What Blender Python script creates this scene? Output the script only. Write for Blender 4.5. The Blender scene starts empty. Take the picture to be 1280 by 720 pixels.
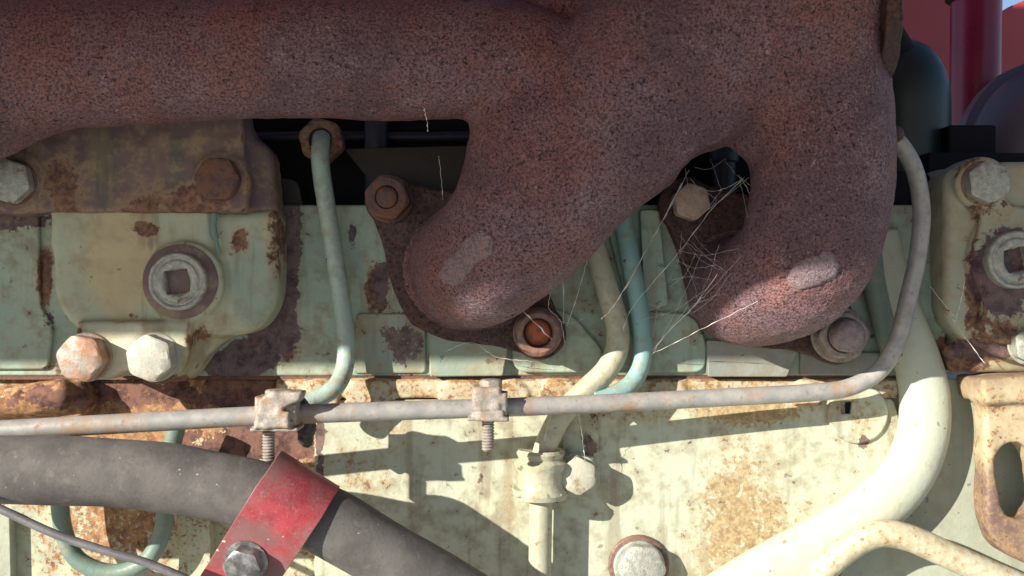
import bpy, bmesh, math, random
import numpy as np
from mathutils import Vector, Matrix

random.seed(7); rng = np.random.default_rng(7)
SC = bpy.context.scene
COL = SC.collection

# ---------------------------------------------------------------- scale
# modelling unit "u": one photograph pixel on the engine face plane = 0.3125 mm
S = 0.0003125
D = 1300.0                       # camera distance from the face plane, in u

# ---------------------------------------------------------------- camera
cam_d = bpy.data.cameras.new("camera")
cam = bpy.data.objects.new("camera", cam_d); COL.objects.link(cam)
cam.location = (0, -D * S, 0); cam.rotation_euler = (math.radians(90), 0, 0)
cam_d.sensor_width = 36.0; cam_d.lens = 36.0 * D / 1280.0
cam_d.clip_start = 0.01; cam_d.clip_end = 200.0
SC.camera = cam

# ---------------------------------------------------------------- light
SUN = Vector((-1.22, -1.0, 0.56)).normalized()          # towards the sun
elev = math.asin(SUN.z); azim = math.atan2(SUN.x, SUN.y)
world = bpy.data.worlds.new("World"); SC.world = world; world.use_nodes = True
wn = world.node_tree.nodes; wl = world.node_tree.links
sky = wn.new("ShaderNodeTexSky"); sky.sky_type = 'NISHITA'; sky.sun_disc = False
sky.sun_elevation = elev; sky.sun_rotation = azim
sky.air_density = 1.0; sky.dust_density = 0.2; sky.ozone_density = 2.5
wn["Background"].inputs["Strength"].default_value = 0.07
wl.new(sky.outputs[0], wn["Background"].inputs[0])
sd = bpy.data.lights.new("sun", 'SUN'); sd.energy = 4.8; sd.angle = math.radians(0.5)
sd.color = (1.0, 0.94, 0.83)
sun = bpy.data.objects.new("sun", sd); COL.objects.link(sun)
sun.rotation_euler = SUN.to_track_quat('Z', 'Y').to_euler()
sun.location = SUN * 3
SC.view_settings.view_transform = 'Standard'; SC.view_settings.look = 'None'
SC.view_settings.gamma = 1.0; SC.view_settings.use_curve_mapping = False
SC.view_settings.exposure = 0.9
SC.cycles.max_bounces = 8

# ---------------------------------------------------------------- geometry helpers
def W(px, py, d=0.0):
    f = (D - d) / D
    return Vector(((px - 640) * f, -d, (360 - py) * f))
def R(r, d): return r * (D - d) / D

def catmull(pts, n=10, closed=False):
    pts = [np.array(p, float) for p in pts]; out = []
    m = len(pts)
    for i in range(m if closed else m - 1):
        g = (lambda k: pts[k % m]) if closed else (lambda k: pts[min(max(k, 0), m - 1)])
        p0, p1, p2, p3 = g(i - 1), g(i), g(i + 1), g(i + 2)
        for k in range(n):
            t = k / n
            out.append(0.5 * ((2 * p1) + (-p0 + p2) * t + (2 * p0 - 5 * p1 + 4 * p2 - p3) * t * t + (-p0 + 3 * p1 - 3 * p2 + p3) * t ** 3))
    if not closed: out.append(pts[-1])
    return out

class Geo:
    def __init__(s): s.v = []; s.f = []
    def add(s, v, f):
        o = len(s.v); s.v += [tuple(map(float, p)) for p in v]; s.f += [tuple(i + o for i in q) for q in f]; return s

def tube(path, rad, sides=18, cap=True, g=None, squash=1.0):
    g = g or Geo(); n = len(path)
    P = [Vector(p) for p in path]
    rad = rad if hasattr(rad, '__len__') else [rad] * n
    v = []; up = None
    for i in range(n):
        t = (P[min(i + 1, n - 1)] - P[max(i - 1, 0)]).normalized()
        if up is None:
            up = Vector((0, -1, 0)) if abs(t.y) < 0.9 else Vector((0, 0, 1))
        up = (up - t * up.dot(t)).normalized(); side = t.cross(up)
        for k in range(sides):
            a = 2 * math.pi * k / sides
            v.append(P[i] + (up * math.cos(a) * squash + side * math.sin(a)) * rad[i])
    f = []
    for i in range(n - 1):
        for k in range(sides):
            k2 = (k + 1) % sides
            f.append((i * sides + k, i * sides + k2, (i + 1) * sides + k2, (i + 1) * sides + k))
    if cap:
        f.append(tuple(range(sides))[::-1]); f.append(tuple((n - 1) * sides + k for k in range(sides)))
    return g.add(v, f)

def pxpath(pts, n=10):
    """pts: (px, py, d) -> smooth path in u"""
    return catmull([W(*p) for p in pts], n)

def frame(axis):
    a = Vector(axis).normalized()
    h = Vector((0, 0, 1)) if abs(a.z) < 0.9 else Vector((1, 0, 0))
    x = h.cross(a).normalized(); return x, a.cross(x), a

def lathe(c, axis, prof, sides=32, g=None, cap=True):
    """prof: list of (radius, height along axis)"""
    g = g or Geo(); x, y, a = frame(axis); c = Vector(c); v = []; f = []
    for r, h in prof:
        for k in range(sides):
            t = 2 * math.pi * k / sides
            v.append(c + a * h + (x * math.cos(t) + y * math.sin(t)) * r)
    for i in range(len(prof) - 1):
        for k in range(sides):
            k2 = (k + 1) % sides
            f.append((i * sides + k, i * sides + k2, (i + 1) * sides + k2, (i + 1) * sides + k))
    if cap:
        f.append(tuple(range(sides))[::-1]); f.append(tuple((len(prof) - 1) * sides + k for k in range(sides)))
    return g.add(v, f)

def hexhead(c, axis, ap, h, rot=0.0, bore=None, dome=1.0, g=None, z0=0.0):
    """hex head / nut with chamfered top; ap = half across flats; bore = radius of a hole and its depth"""
    g = g or Geo(); x, y, a = frame(axis); c = Vector(c); N = 48; v = []; f = []
    def ring(fn):
        for k in range(N):
            t = 2 * math.pi * k / N
            rr = ap / math.cos(((t + math.pi / 6) % (math.pi / 3)) - math.pi / 6)
            r, z = fn(rr); tt = t + rot
            v.append(c + a * (z + z0) + (x * math.cos(tt) + y * math.sin(tt)) * r)
    ring(lambda r: (min(r, ap * 1.11), 0))
    ring(lambda r: (min(r, ap * 1.11), h - 0.45 * max(0, r - ap * 0.97) - 0.04 * ap))
    ring(lambda r: (ap * 0.93, h))
    if bore:
        ring(lambda r: (bore[0] * 1.06, h)); ring(lambda r: (bore[0], h - bore[0] * 0.12)); ring(lambda r: (bore[0] * 0.97, h - bore[1])); n = 6
    else:
        ring(lambda r: (ap * 0.5, h + dome * 0.5)); ring(lambda r: (ap * 0.05, h + dome)); n = 5
    for i in range(n - 1):
        for k in range(N):
            k2 = (k + 1) % N
            f.append((i * N + k, i * N + k2, (i + 1) * N + k2, (i + 1) * N + k))
    f.append(tuple(range(N))[::-1]); f.append(tuple((n - 1) * N + k for k in range(N)))
    return g.add(v, f)

def roundpoly(pts, r=10, n=5):
    """pts (x, y[, r]) -> polygon with rounded corners"""
    out = []; m = len(pts)
    for i in range(m):
        p = np.array(pts[i][:2], float); rr = pts[i][2] if len(pts[i]) > 2 else r
        a = np.array(pts[i - 1][:2], float) - p; b = np.array(pts[(i + 1) % m][:2], float) - p
        la, lb = np.linalg.norm(a), np.linalg.norm(b); q = min(rr, la * .49, lb * .49)
        if q < 0.5: out.append(tuple(p)); continue
        A = p + a / la * q; B = p + b / lb * q
        for k in range(n + 1):
            t = k / n; out.append(tuple((1 - t) ** 2 * A + 2 * t * (1 - t) * p + t * t * B))
    return out

def slab(pts, d_front, d_back, g=None, holes=None):
    """extruded outline; pts in photo pixels on the front plane"""
    g = g or Geo(); n = len(pts)
    fr = [W(p[0], p[1], d_front) for p in pts]
    bk = [Vector((p.x, -d_back, p.z)) for p in fr]
    ar = sum(fr[i].x * fr[(i + 1) % n].z - fr[(i + 1) % n].x * fr[i].z for i in range(n))
    if ar < 0: fr.reverse(); bk.reverse()
    f = [tuple(range(n)), tuple(range(2 * n - 1, n - 1, -1))]
    for i in range(n):
        j = (i + 1) % n; f.append((j, i, n + i, n + j))
    return g.add(fr + bk, f)

# ---- signed distance modelling + surface nets
def sd_seg(P, a, b, ra, rb):
    a = np.array(a); b = np.array(b); ba = b - a
    t = np.clip(((P - a) @ ba) / (ba @ ba + 1e-9), 0, 1)
    return np.linalg.norm(P - a - t[:, None] * ba, axis=1) - (ra + (rb - ra) * t)
def sd_chain(P, path, rad):
    r = None
    for i in range(len(path) - 1):
        q = sd_seg(P, path[i], path[i + 1], rad[i], rad[i + 1]); r = q if r is None else np.minimum(r, q)
    return r
def smin(a, b, k):
    h = np.clip(0.5 + 0.5 * (b - a) / k, 0, 1); return b * (1 - h) + a * h - k * h * (1 - h)
def smax(a, b, k): return -smin(-a, -b, k)
def sd_poly(x, z, pts):
    pts = np.array(pts, float); n = len(pts); dd = np.full(x.shape, 1e12); s = np.ones(x.shape)
    for i in range(n):
        j = i - 1; e = pts[j] - pts[i]; wx = x - pts[i][0]; wz = z - pts[i][1]
        t = np.clip((wx * e[0] + wz * e[1]) / (e @ e + 1e-9), 0, 1)
        dd = np.minimum(dd, (wx - e[0] * t) ** 2 + (wz - e[1] * t) ** 2)
        c1 = z >= pts[i][1]; c2 = z < pts[j][1]; c3 = e[0] * wz > e[1] * wx
        s = np.where((c1 & c2 & c3) | (~c1 & ~c2 & ~c3), -s, s)
    return s * np.sqrt(dd)
def sd_ext(P, pts, d0, d1, r):
    """rounded extrusion of a pixel outline (taken on plane d1) between depths d0 < d1"""
    q = [(W(p[0], p[1], d1).x, W(p[0], p[1], d1).z) for p in pts]
    a = sd_poly(P[:, 0], P[:, 2], q) + r
    b = np.abs(P[:, 1] + (d0 + d1) / 2) - (d1 - d0) / 2 + r
    return np.minimum(np.maximum(a, b), 0) + np.hypot(np.maximum(a, 0), np.maximum(b, 0)) - r
def sd_cyl(P, px, py, d0, d1, rpx, r=2.0):
    c = W(px, py, d1); a = np.hypot(P[:, 0] - c.x, P[:, 2] - c.z) - R(rpx, d1) + r
    b = np.abs(P[:, 1] + (d0 + d1) / 2) - (d1 - d0) / 2 + r
    return np.minimum(np.maximum(a, b), 0) + np.hypot(np.maximum(a, 0), np.maximum(b, 0)) - r
_LAT = rng.random((32, 32, 32))
def vnoise(P, scale):
    Q = P / scale; i = np.floor(Q).astype(int); f = Q - i; f = f * f * (3 - 2 * f); o = 0
    for dx in (0, 1):
        for dy in (0, 1):
            for dz in (0, 1):
                w = (f[:, 0] if dx else 1 - f[:, 0]) * (f[:, 1] if dy else 1 - f[:, 1]) * (f[:, 2] if dz else 1 - f[:, 2])
                o = o + w * _LAT[(i[:, 0] + dx) % 32, (i[:, 1] + dy) % 32, (i[:, 2] + dz) % 32]
    return o * 2 - 1

def nets(fn, lo, hi, vox):
    lo = np.array(lo, float); hi = np.array(hi, float)
    n = np.ceil((hi - lo) / vox).astype(int) + 1
    ax = [lo[i] + vox * np.arange(n[i]) for i in range(3)]
    G = np.stack(np.meshgrid(*ax, indexing='ij'), -1).reshape(-1, 3)
    if len(G) > 60000:                                   # coarse pass first, fine values only near the surface
        q = 4; nc = (n - 1) // q + 2
        cg = np.stack(np.meshgrid(*[lo[i] + vox * q * np.arange(nc[i]) for i in range(3)], indexing='ij'), -1).reshape(-1, 3)
        cv = fn(cg).reshape(nc)
        V = np.repeat(np.repeat(np.repeat(cv, q, 0), q, 1), q, 2)[q // 2:, q // 2:, q // 2:][:n[0], :n[1], :n[2]].reshape(-1).copy()
        near = np.nonzero(np.abs(V) < vox * q * 1.25 + 4)[0]
        for k in range(0, len(near), 300000): V[near[k:k + 300000]] = fn(G[near[k:k + 300000]])
    else: V = fn(G)
    V = V.reshape(n); ins = V < 0
    acc = np.zeros(tuple(n - 1) + (3,)); cnt = np.zeros(tuple(n - 1))
    c = n - 1
    for axis in range(3):
        o = [i for i in range(3) if i != axis]
        for a in (0, 1):
            for b in (0, 1):
                s0 = [slice(0, c[i]) for i in range(3)]; s0[o[0]] = slice(a, a + c[o[0]]); s0[o[1]] = slice(b, b + c[o[1]])
                s1 = list(s0); s1[axis] = slice(1, 1 + c[axis])
                v0 = V[tuple(s0)]; v1 = V[tuple(s1)]; m = (v0 < 0) != (v1 < 0)
                t = np.where(m, v0 / np.where(m, v0 - v1, 1), 0)
                acc[..., axis] += np.where(m, t, 0); acc[..., o[0]] += m * a; acc[..., o[1]] += m * b; cnt += m
    act = cnt > 0; idx = -np.ones(tuple(c), int); idx[act] = np.arange(act.sum())
    ijk = np.argwhere(act)
    verts = lo + (ijk + acc[act] / cnt[act][:, None]) * vox
    faces = []
    for axis in range(3):
        o = [(axis + 1) % 3, (axis + 2) % 3]
        sl0 = [slice(1, c[i]) for i in range(3)]; sl0[axis] = slice(0, c[axis])
        sl1 = list(sl0); sl1[axis] = slice(1, c[axis] + 1)
        a = ins[tuple(sl0)]; b = ins[tuple(sl1)]
        for cond, flip in ((a & ~b, False), (~a & b, True)):
            e = np.argwhere(cond); off = np.array([sl0[i].start for i in range(3)]); e = e + off
            if not len(e): continue
            def cell(da, db):
                q = e.copy(); q[:, o[0]] -= da; q[:, o[1]] -= db; return idx[q[:, 0], q[:, 1], q[:, 2]]
            quad = np.stack([cell(1, 1), cell(0, 1), cell(0, 0), cell(1, 0)], 1)
            faces.append(quad[:, ::-1] if flip else quad)
    F = np.concatenate(faces)
    for _ in range(2):                                   # pull the points onto the true surface
        h = 0.5; v = fn(verts)
        g = np.stack([fn(verts + np.eye(3)[i] * h) - v for i in range(3)], 1) / h
        gl = np.maximum((g * g).sum(1), 0.25)
        verts = verts - np.clip(v / gl, -vox * .5, vox * .5)[:, None] * g
    ge = Geo(); ge.v = verts; ge.f = F
    return ge

# ---- objects
def root(name, label, cat, at, group=None):
    o = bpy.data.objects.new(name, None); COL.objects.link(o)
    o.empty_display_size = 0.01
    o.location = Vector(at) * S; o["label"] = label; o["category"] = cat
    if group: o["group"] = group
    return o
def wloc(o):
    l = Vector(o.location)
    while o.parent: o = o.parent; l += o.location
    return l
def mk(name, geo, mat, parent=None, at=None, smooth=40, bevel=0, label=None, cat=None, kind=None, group=None, sub=0):
    """link ONE mesh object; geometry is given in scene units u, stored relative to its own origin"""
    v = np.array([tuple(p) for p in geo.v], float) if not isinstance(geo.v, np.ndarray) else geo.v
    if at is None: org = wloc(parent) if parent else Vector((0, 0, 0))
    else: org = Vector(at) * S
    me = bpy.data.meshes.new(name)
    vv = v * S - np.array(org)
    me.from_pydata(vv.tolist(), [], geo.f.tolist() if isinstance(geo.f, np.ndarray) else geo.f)
    me.validate(); me.update()
    me.polygons.foreach_set("use_smooth", [True] * len(me.polygons))
    if smooth < 180: me.set_sharp_from_angle(angle=math.radians(smooth))
    o = bpy.data.objects.new(name, me); COL.objects.link(o)
    me.materials.append(mat)
    if parent:
        o.parent = parent; o.location = org - wloc(parent)
    else: o.location = org
    if bevel:
        b = o.modifiers.new("bevel", 'BEVEL'); b.width = bevel * S; b.segments = 3; b.limit_method = 'ANGLE'; b.angle_limit = math.radians(35)
        b.harden_normals = False
    if sub:
        m = o.modifiers.new("subdivision", 'SUBSURF'); m.levels = sub; m.render_levels = sub
    for k, x in (("label", label), ("category", cat), ("kind", kind), ("group", group)):
        if x: o[k] = x
    return o

# ---------------------------------------------------------------- materials
class N:
    """tiny node builder; every coordinate is in u"""
    def __init__(s, name):
        s.m = bpy.data.materials.new(name); s.m.use_nodes = True
        s.t = s.m.node_tree; s.b = s.t.nodes["Principled BSDF"]
        tc = s.t.nodes.new("ShaderNodeTexCoord"); mp = s.t.nodes.new("ShaderNodeMapping")
        mp.inputs["Scale"].default_value = (1 / S,) * 3
        s.t.links.new(tc.outputs["Object"], mp.inputs[0]); s.co = mp.outputs[0]
    def link(s, a, b): s.t.links.new(a, b)
    def put(s, inp, v):
        if isinstance(v, bpy.types.NodeSocket): s.link(v, inp)
        elif isinstance(v, tuple) and inp.type == 'RGBA': inp.default_value = (*v, 1)[:4]
        else: inp.default_value = v
    def noise(s, size, detail=4, rough=.55, stretch=None, off=0.0, dist=0.0, w=0):
        co = s.co
        if stretch or off:
            mp = s.t.nodes.new("ShaderNodeMapping"); s.link(co, mp.inputs[0])
            mp.inputs["Scale"].default_value = stretch or (1, 1, 1); mp.inputs["Location"].default_value = (off, off * .7, off * 1.3); co = mp.outputs[0]
        n = s.t.nodes.new("ShaderNodeTexNoise"); s.link(co, n.inputs["Vector"])
        n.inputs["Scale"].default_value = 1 / size; n.inputs["Detail"].default_value = detail; n.inputs["Roughness"].default_value = rough
        n.inputs["Distortion"].default_value = dist
        return n.outputs["Fac"]
    def vor(s, size, feature='F1', rnd=1.0):
        n = s.t.nodes.new("ShaderNodeTexVoronoi"); s.link(s.co, n.inputs["Vector"]); n.feature = feature
        n.inputs["Scale"].default_value = 1 / size; n.inputs["Randomness"].default_value = rnd
        return n.outputs["Distance"]
    def math(s, op, a, b=0.0, c=0.0):
        n = s.t.nodes.new("ShaderNodeMath"); n.operation = op
        s.put(n.inputs[0], a); s.put(n.inputs[1], b); s.put(n.inputs[2], c); return n.outputs[0]
    def ramp(s, x, a, b):
        n = s.t.nodes.new("ShaderNodeMapRange"); n.interpolation_type = 'SMOOTHSTEP'
        s.put(n.inputs[0], x); n.inputs[1].default_value = a; n.inputs[2].default_value = b; return n.outputs[0]
    def mix(s, f, a, b):
        n = s.t.nodes.new("ShaderNodeMix"); n.data_type = 'RGBA'
        s.put(n.inputs[0], f); s.put(n.inputs[6], a); s.put(n.inputs[7], b); return n.outputs[2]
    def spot(s, x, y, d, r, strength=1.0, sx=1.0, sz=1.0, o=(0, 0, 0)):
        """soft blob of wear round one place; returns strength at centre falling to 0 at r"""
        c = W(x, y, d) - Vector(o)
        mp = s.t.nodes.new("ShaderNodeVectorMath"); mp.operation = 'SUBTRACT'; s.link(s.co, mp.inputs[0]); mp.inputs[1].default_value = c
        sc = s.t.nodes.new("ShaderNodeVectorMath"); sc.operation = 'MULTIPLY'; s.link(mp.outputs[0], sc.inputs[0]); sc.inputs[1].default_value = (1 / sx, 0.3, 1 / sz)
        ln = s.t.nodes.new("ShaderNodeVectorMath"); ln.operation = 'LENGTH'; s.link(sc.outputs[0], ln.inputs[0])
        return s.math('MULTIPLY', s.ramp(ln.outputs["Value"], r, r * .15), strength)
    def sum(s, *xs):
        r = xs[0]
        for x in xs[1:]: r = s.math('ADD', r, x)
        return r
    def point(s):
        g = s.t.nodes.new("ShaderNodeNewGeometry"); return g.outputs["Pointiness"]
    def bump(s, h, strength=.5, dist=1.0, prev=None):
        n = s.t.nodes.new("ShaderNodeBump"); s.put(n.inputs["Height"], h); n.inputs["Strength"].default_value = strength
        n.inputs["Distance"].default_value = dist * S
        if prev: s.link(prev, n.inputs["Normal"])
        return n.outputs["Normal"]
    def done(s, col, rough=.6, metal=0.0, normal=None, spec=None):
        s.put(s.b.inputs["Base Color"], col); s.put(s.b.inputs["Roughness"], rough); s.put(s.b.inputs["Metallic"], metal)
        if normal is not None: s.link(normal, s.b.inputs["Normal"])
        if spec is not None: s.b.inputs["Specular IOR Level"].default_value = spec
        return s.m

def cast_rust(name, dark=(.068, .034, .045), mid=(.245, .148, .162), light=(.54, .41, .415), grain=2.7, bump=.8, grey=0.0, origin=(0, 0, 0), spots=()):
    n = N(name)
    g1 = n.noise(grain, 3, .7); g2 = n.noise(grain * 1.45, 3, .7, off=31); big = n.noise(170, 4, .6, off=7)
    mot = n.noise(50, 4, .6, off=77); pat = n.noise(90, 5, .65, off=140)
    tone = n.mix(n.ramp(pat, .40, .60), mid, (mid[0] * 1.15, mid[1] * .84, mid[2] * .66))      # purple scale against browner scale
    tone = n.mix(n.math('MULTIPLY', n.ramp(big, .48, .64), .75), tone, (mid[0] * .52, mid[1] * .50, mid[2] * .58))
    tone = n.mix(n.math('MULTIPLY', n.ramp(n.noise(18, 4, .65, off=210), .54, .68), .5), tone, (mid[0] * .55, mid[1] * .5, mid[2] * .55))
    tone = n.mix(n.math('MULTIPLY', n.ramp(mot, .54, .72), .55), tone, (mid[0] * 1.25, mid[1] * 1.45, mid[2] * 1.5))
    c = n.mix(n.ramp(g1, .34, .61), dark, tone)
    amt = n.math('MULTIPLY_ADD', n.ramp(mot, .40, .66), .55, .08)
    c = n.mix(n.math('MULTIPLY', n.ramp(g2, .55, .72), amt), c, light)
    pit = n.ramp(n.noise(grain * 1.8, 2, .55, off=5), .37, .29)
    c = n.mix(n.math('MULTIPLY', pit, .85), c, (.018, .009, .012))
    if grey: c = n.mix(grey, c, n.mix(g1, (.15, .125, .145), (.46, .41, .43)))
    h = n.sum(g1, n.math('MULTIPLY', g2, 1.2), n.math('MULTIPLY', pit, -.9), n.math('MULTIPLY', mot, 1.4), n.math('MULTIPLY', pat, 1.5))
    return n.done(c, n.math('MULTIPLY_ADD', g2, .3, .42), 0.0, n.bump(h, bump, 3.2), spec=.4)

def paint(name, a, b, rust_amt=.0, rust=((.085, .045, .038), (.25, .135, .080)), grime=.35, spots=(), streak=.0, rough=.5, edge=.6,
          spec=.45, size=60, dark_spots=(), tint=(), speck=.5, origin=(0, 0, 0), chip=(.10, .055, .055), fw=.45, halo_c=(.42, .29, .15)):
    """old enamel on iron: two paint tones, grime film, rust where it has broken through"""
    n = N(name)
    lo = n.noise(size * 1.7, 4, .55); mid = n.noise(size * .35, 5, .6, off=13); fine = n.noise(5, 4, .65, off=41); str_ = n.noise(26, 4, .6, (1, 1, .10), off=3)
    c = n.mix(n.ramp(n.sum(n.math('MULTIPLY', lo, .7), n.math('MULTIPLY', mid, .3)), .36, .64), a, b)
    for (x, y, d, r, col, st, sx, sz) in tint:
        c = n.mix(n.math('MULTIPLY', n.ramp(n.sum(n.spot(x, y, d, r, 1, sx, sz, origin), n.math('MULTIPLY', mid, .6)), .42, .95), st), c, col)
    c = n.mix(n.math('MULTIPLY', n.ramp(n.math('MULTIPLY', mid, n.math('ADD', lo, .55)), .42, .75), grime), c, (.17, .145, .10))
    if streak: c = n.mix(n.math('MULTIPLY', n.ramp(str_, .52, .66), streak), c, n.mix(lo, (.13, .12, .085), (.30, .20, .10)))
    # rust mask
    m = n.sum(n.math('MULTIPLY', mid, .75), n.math('MULTIPLY', fine, fw), rust_amt - .555 - fw * .5)
    for (x, y, d, r, st, sx, sz) in spots: m = n.sum(m, n.spot(x, y, d, r, st, sx, sz, origin))
    if edge:
        e = n.ramp(n.point(), .508, .57); m = n.sum(m, n.math('MULTIPLY', e, edge * .42))
    rm = n.ramp(m, .0, .12)
    halo = n.ramp(m, -.16, .06)
    c = n.mix(n.math('MULTIPLY', halo, .45), c, halo_c)
    rc = n.mix(n.ramp(n.noise(9, 4, .7, off=91), .35, .65), *rust)
    c = n.mix(rm, c, rc)
    m2 = None
    if dark_spots:
        m2 = n.sum(n.math('MULTIPLY', mid, 1.5), n.math('MULTIPLY', fine, .6), -1.30)
        for (x, y, d, r, st, sx, sz) in dark_spots: m2 = n.sum(m2, n.spot(x, y, d, r, st, sx, sz, origin))
        m2 = n.ramp(m2, .0, .045); cn = n.noise(16, 5, .7, off=120)
        cc = n.mix(n.ramp(cn, .34, .60), (chip[0] * .45, chip[1] * .45, chip[2] * .5), (chip[0] * 1.35, chip[1] * 1.3, chip[2] * 1.25))
        cc = n.mix(n.math('MULTIPLY', n.ramp(n.noise(9, 4, .7, off=160), .56, .68), .7), cc, (chip[0] * 2.2, chip[1] * 1.9, chip[2] * 1.3))
        c = n.mix(m2, c, cc)
    sp = n.ramp(n.noise(11, 2, .5, off=57), .70, .74)
    c = n.mix(n.math('MULTIPLY', sp, speck), c, (.05, .035, .025))
    h = n.sum(n.math('MULTIPLY', fine, .5), n.math('MULTIPLY', rm, -.35), n.math('MULTIPLY', mid, 1.0), n.math('MULTIPLY', m2, -1.2) if m2 else 0.0)
    ro = n.math('MULTIPLY_ADD', rm, .35, n.math('MULTIPLY_ADD', fine, .2, rough - .1))
    return n.done(c, ro, 0.0, n.bump(h, .35, 2.5), spec=spec)

def metal(name, a, b, rough=.5, met=.4, size=14, rust_amt=.0, rust=((.09, .04, .03), (.26, .12, .07)), bump=.4, spec=.5):
    n = N(name); x = n.noise(size, 5, .65); y = n.noise(size * .3, 4, .6, off=9); z = n.noise(size * 2.2, 4, .6, off=23)
    c = n.mix(n.ramp(x, .36, .64), a, b)
    rm = n.ramp(n.sum(z, n.math('MULTIPLY', y, .4), rust_amt - .9), .0, .2)
    c = n.mix(rm, c, n.mix(y, *rust))
    c = n.mix(n.math('MULTIPLY', n.ramp(y, .56, .7), .35), c, tuple(v * .35 for v in a))
    return n.done(c, n.math('MULTIPLY_ADD', rm, .25, n.math('MULTIPLY_ADD', y, .25, rough - .12)), n.math('MULTIPLY', n.math('SUBTRACT', 1.0, rm), met), n.bump(n.sum(x, n.math('MULTIPLY', y, .7)), bump, 1.4), spec=spec)

SAGE = (.27, .385, .32); SAGE2 = (.41, .465, .35); CREAM = (.66, .64, .47); PALE = (.60, .64, .50)
M = {}
OEB = tuple(W(300, 700, -10)); OCH = tuple(W(640, 470, -20))
M['manifold'] = cast_rust("cast_iron_rust")
M['pad'] = cast_rust("cast_iron_worn", grey=.36, bump=.7)
M['flange'] = cast_rust("flange_rust", dark=(.03, .015, .015), mid=(.09, .045, .04), light=(.18, .10, .075), grain=5, bump=.5)
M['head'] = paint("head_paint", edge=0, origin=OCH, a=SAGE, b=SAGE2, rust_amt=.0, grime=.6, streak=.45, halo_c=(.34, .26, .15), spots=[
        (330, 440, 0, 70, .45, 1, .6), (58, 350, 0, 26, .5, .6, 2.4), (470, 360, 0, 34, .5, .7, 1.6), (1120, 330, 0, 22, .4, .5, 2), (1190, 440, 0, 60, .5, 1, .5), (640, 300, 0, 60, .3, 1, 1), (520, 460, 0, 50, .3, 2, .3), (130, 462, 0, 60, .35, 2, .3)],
        dark_spots=[(352, 270, 0, 40, .8, .8, 1), (364, 310, 0, 34, .8, .7, 1.2), (358, 360, 0, 36, .8, .7, 1.4), (352, 410, 0, 42, .85, .8, 1), (322, 440, 0, 50, .9, 1, .8), (290, 455, 0, 50, .9, 1, .6), (476, 350, 0, 30, .55, .6, 1.6), (440, 300, 0, 18, .45, .5, 2), (62, 395, 0, 22, .5, .7, 1), (30, 275, 0, 40, .5, 1.4, .5), (515, 395, 0, 30, .4, 2, .3), (1118, 320, 0, 20, .5, .6, 2)], chip=(.115, .078, .082))  # chipped patches, plus dark blobs along the casting's edge and beneath it
M['headpad'] = paint("head_pad_paint", edge=0, origin=OCH, a=(.25, .31, .25), b=(.40, .39, .27), rust_amt=.04, grime=.6, streak=.4, dark_spots=[(500, 430, 0, 40, .45, 1, 1), (590, 400, 0, 60, .5, 1.4, .5)], chip=(.12, .085, .075))
M['greypad'] = paint("grey_pad_paint", edge=0, origin=OCH, a=(.21, .23, .21), b=(.28, .285, .245), rust_amt=.0, grime=.5, streak=.3)
M['cover'] = paint("cover_paint", edge=0, origin=OEB, a=(.47, .50, .385), b=(.53, .515, .37), rust_amt=-.06, fw=.85, grime=.6, streak=.5, rust=((.28, .185, .095), (.46, .36, .20)), halo_c=(.44, .37, .22), spots=[
        (930, 600, 6, 130, .24, .6, 1.3), (915, 690, 6, 140, .26, .8, 1), (440, 590, 6, 80, .24, 1.2, .8), (760, 640, 6, 60, .12, 1, 1.6), (500, 540, 6, 60, .2, 1.5, .5), (820, 515, 6, 70, .22, 3, .35), (560, 510, 6, 60, .22, 2.5, .3), (1000, 640, 6, 50, .16, 1.5, .8), (960, 515, 6, 60, .34, 2, .4), (640, 620, 6, 50, .2, .5, 1.5), (1075, 520, 6, 42, .30, 1, 1), (1080, 560, 6, 30, .2, 1, 1)], rough=.55, dark_spots=[(400, 560, 0, 24, .5, .4, 3), (735, 560, 0, 20, .5, .7, 1.2), (1078, 552, 0, 14, .7, .8, 1), (600, 600, 0, 14, .4, .6, 1)], chip=(.16, .11, .085))
M['block'] = paint("block_rusted_paint", edge=0, origin=OEB, a=(.52, .49, .33), b=(.42, .45, .33), rust_amt=.12, fw=1.5, grime=.3, rust=((.21, .10, .06), (.45, .25, .115)), spots=[
        (150, 510, 0, 220, .50, 1.4, .40), (360, 540, 0, 80, .4, .7, 1), (150, 640, 0, 90, .26, 1.2, 1), (-20, 700, 0, 70, -.4, 1, 1), (250, 690, 0, 50, -.10, 1, 1)],
        dark_spots=[(150, 492, 0, 130, .62, 1.4, .22), (330, 500, 0, 100, .9, 1, .6), (360, 545, 0, 60, .7, .8, 1), (290, 560, 0, 80, .6, 1.5, .4)], chip=(.15, .078, .06), rough=.6)
M['deck'] = paint("deck_edge_paint", (.46, .42, .30), (.52, .47, .33), .18, fw=.9, grime=.4, rust=((.20, .10, .05), (.46, .27, .11)), rough=.6)
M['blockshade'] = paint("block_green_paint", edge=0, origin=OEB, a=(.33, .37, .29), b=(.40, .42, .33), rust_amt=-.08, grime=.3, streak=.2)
OL = tuple(W(200, 470, 0))
M['casting'] = paint("casting_paint", (.37, .42, .305), (.45, .44, .295), .0, grime=.4, streak=.65, origin=OL, tint=[
        (150, 320, 70, 90, (.50, .40, .215), .8, .8, 1.3), (160, 440, 74, 80, (.58, .55, .40), .85, 1.3, .6), (315, 350, 60, 66, (.30, .37, .29), .95, .6, 1.3)],
        spots=[(180, 285, 72, 22, .45, 1.2, .7), (300, 300, 60, 26, .35, .7, 1), (210, 478, 62, 26, .6, 1.4, .6), (105, 420, 60, 12, .5, .6, 1.5), (345, 300, 40, 40, .3, .5, 2), (250, 420, 70, 30, .3, 1, 1)])
OR_ = tuple(W(1240, 460, 0))
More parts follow.
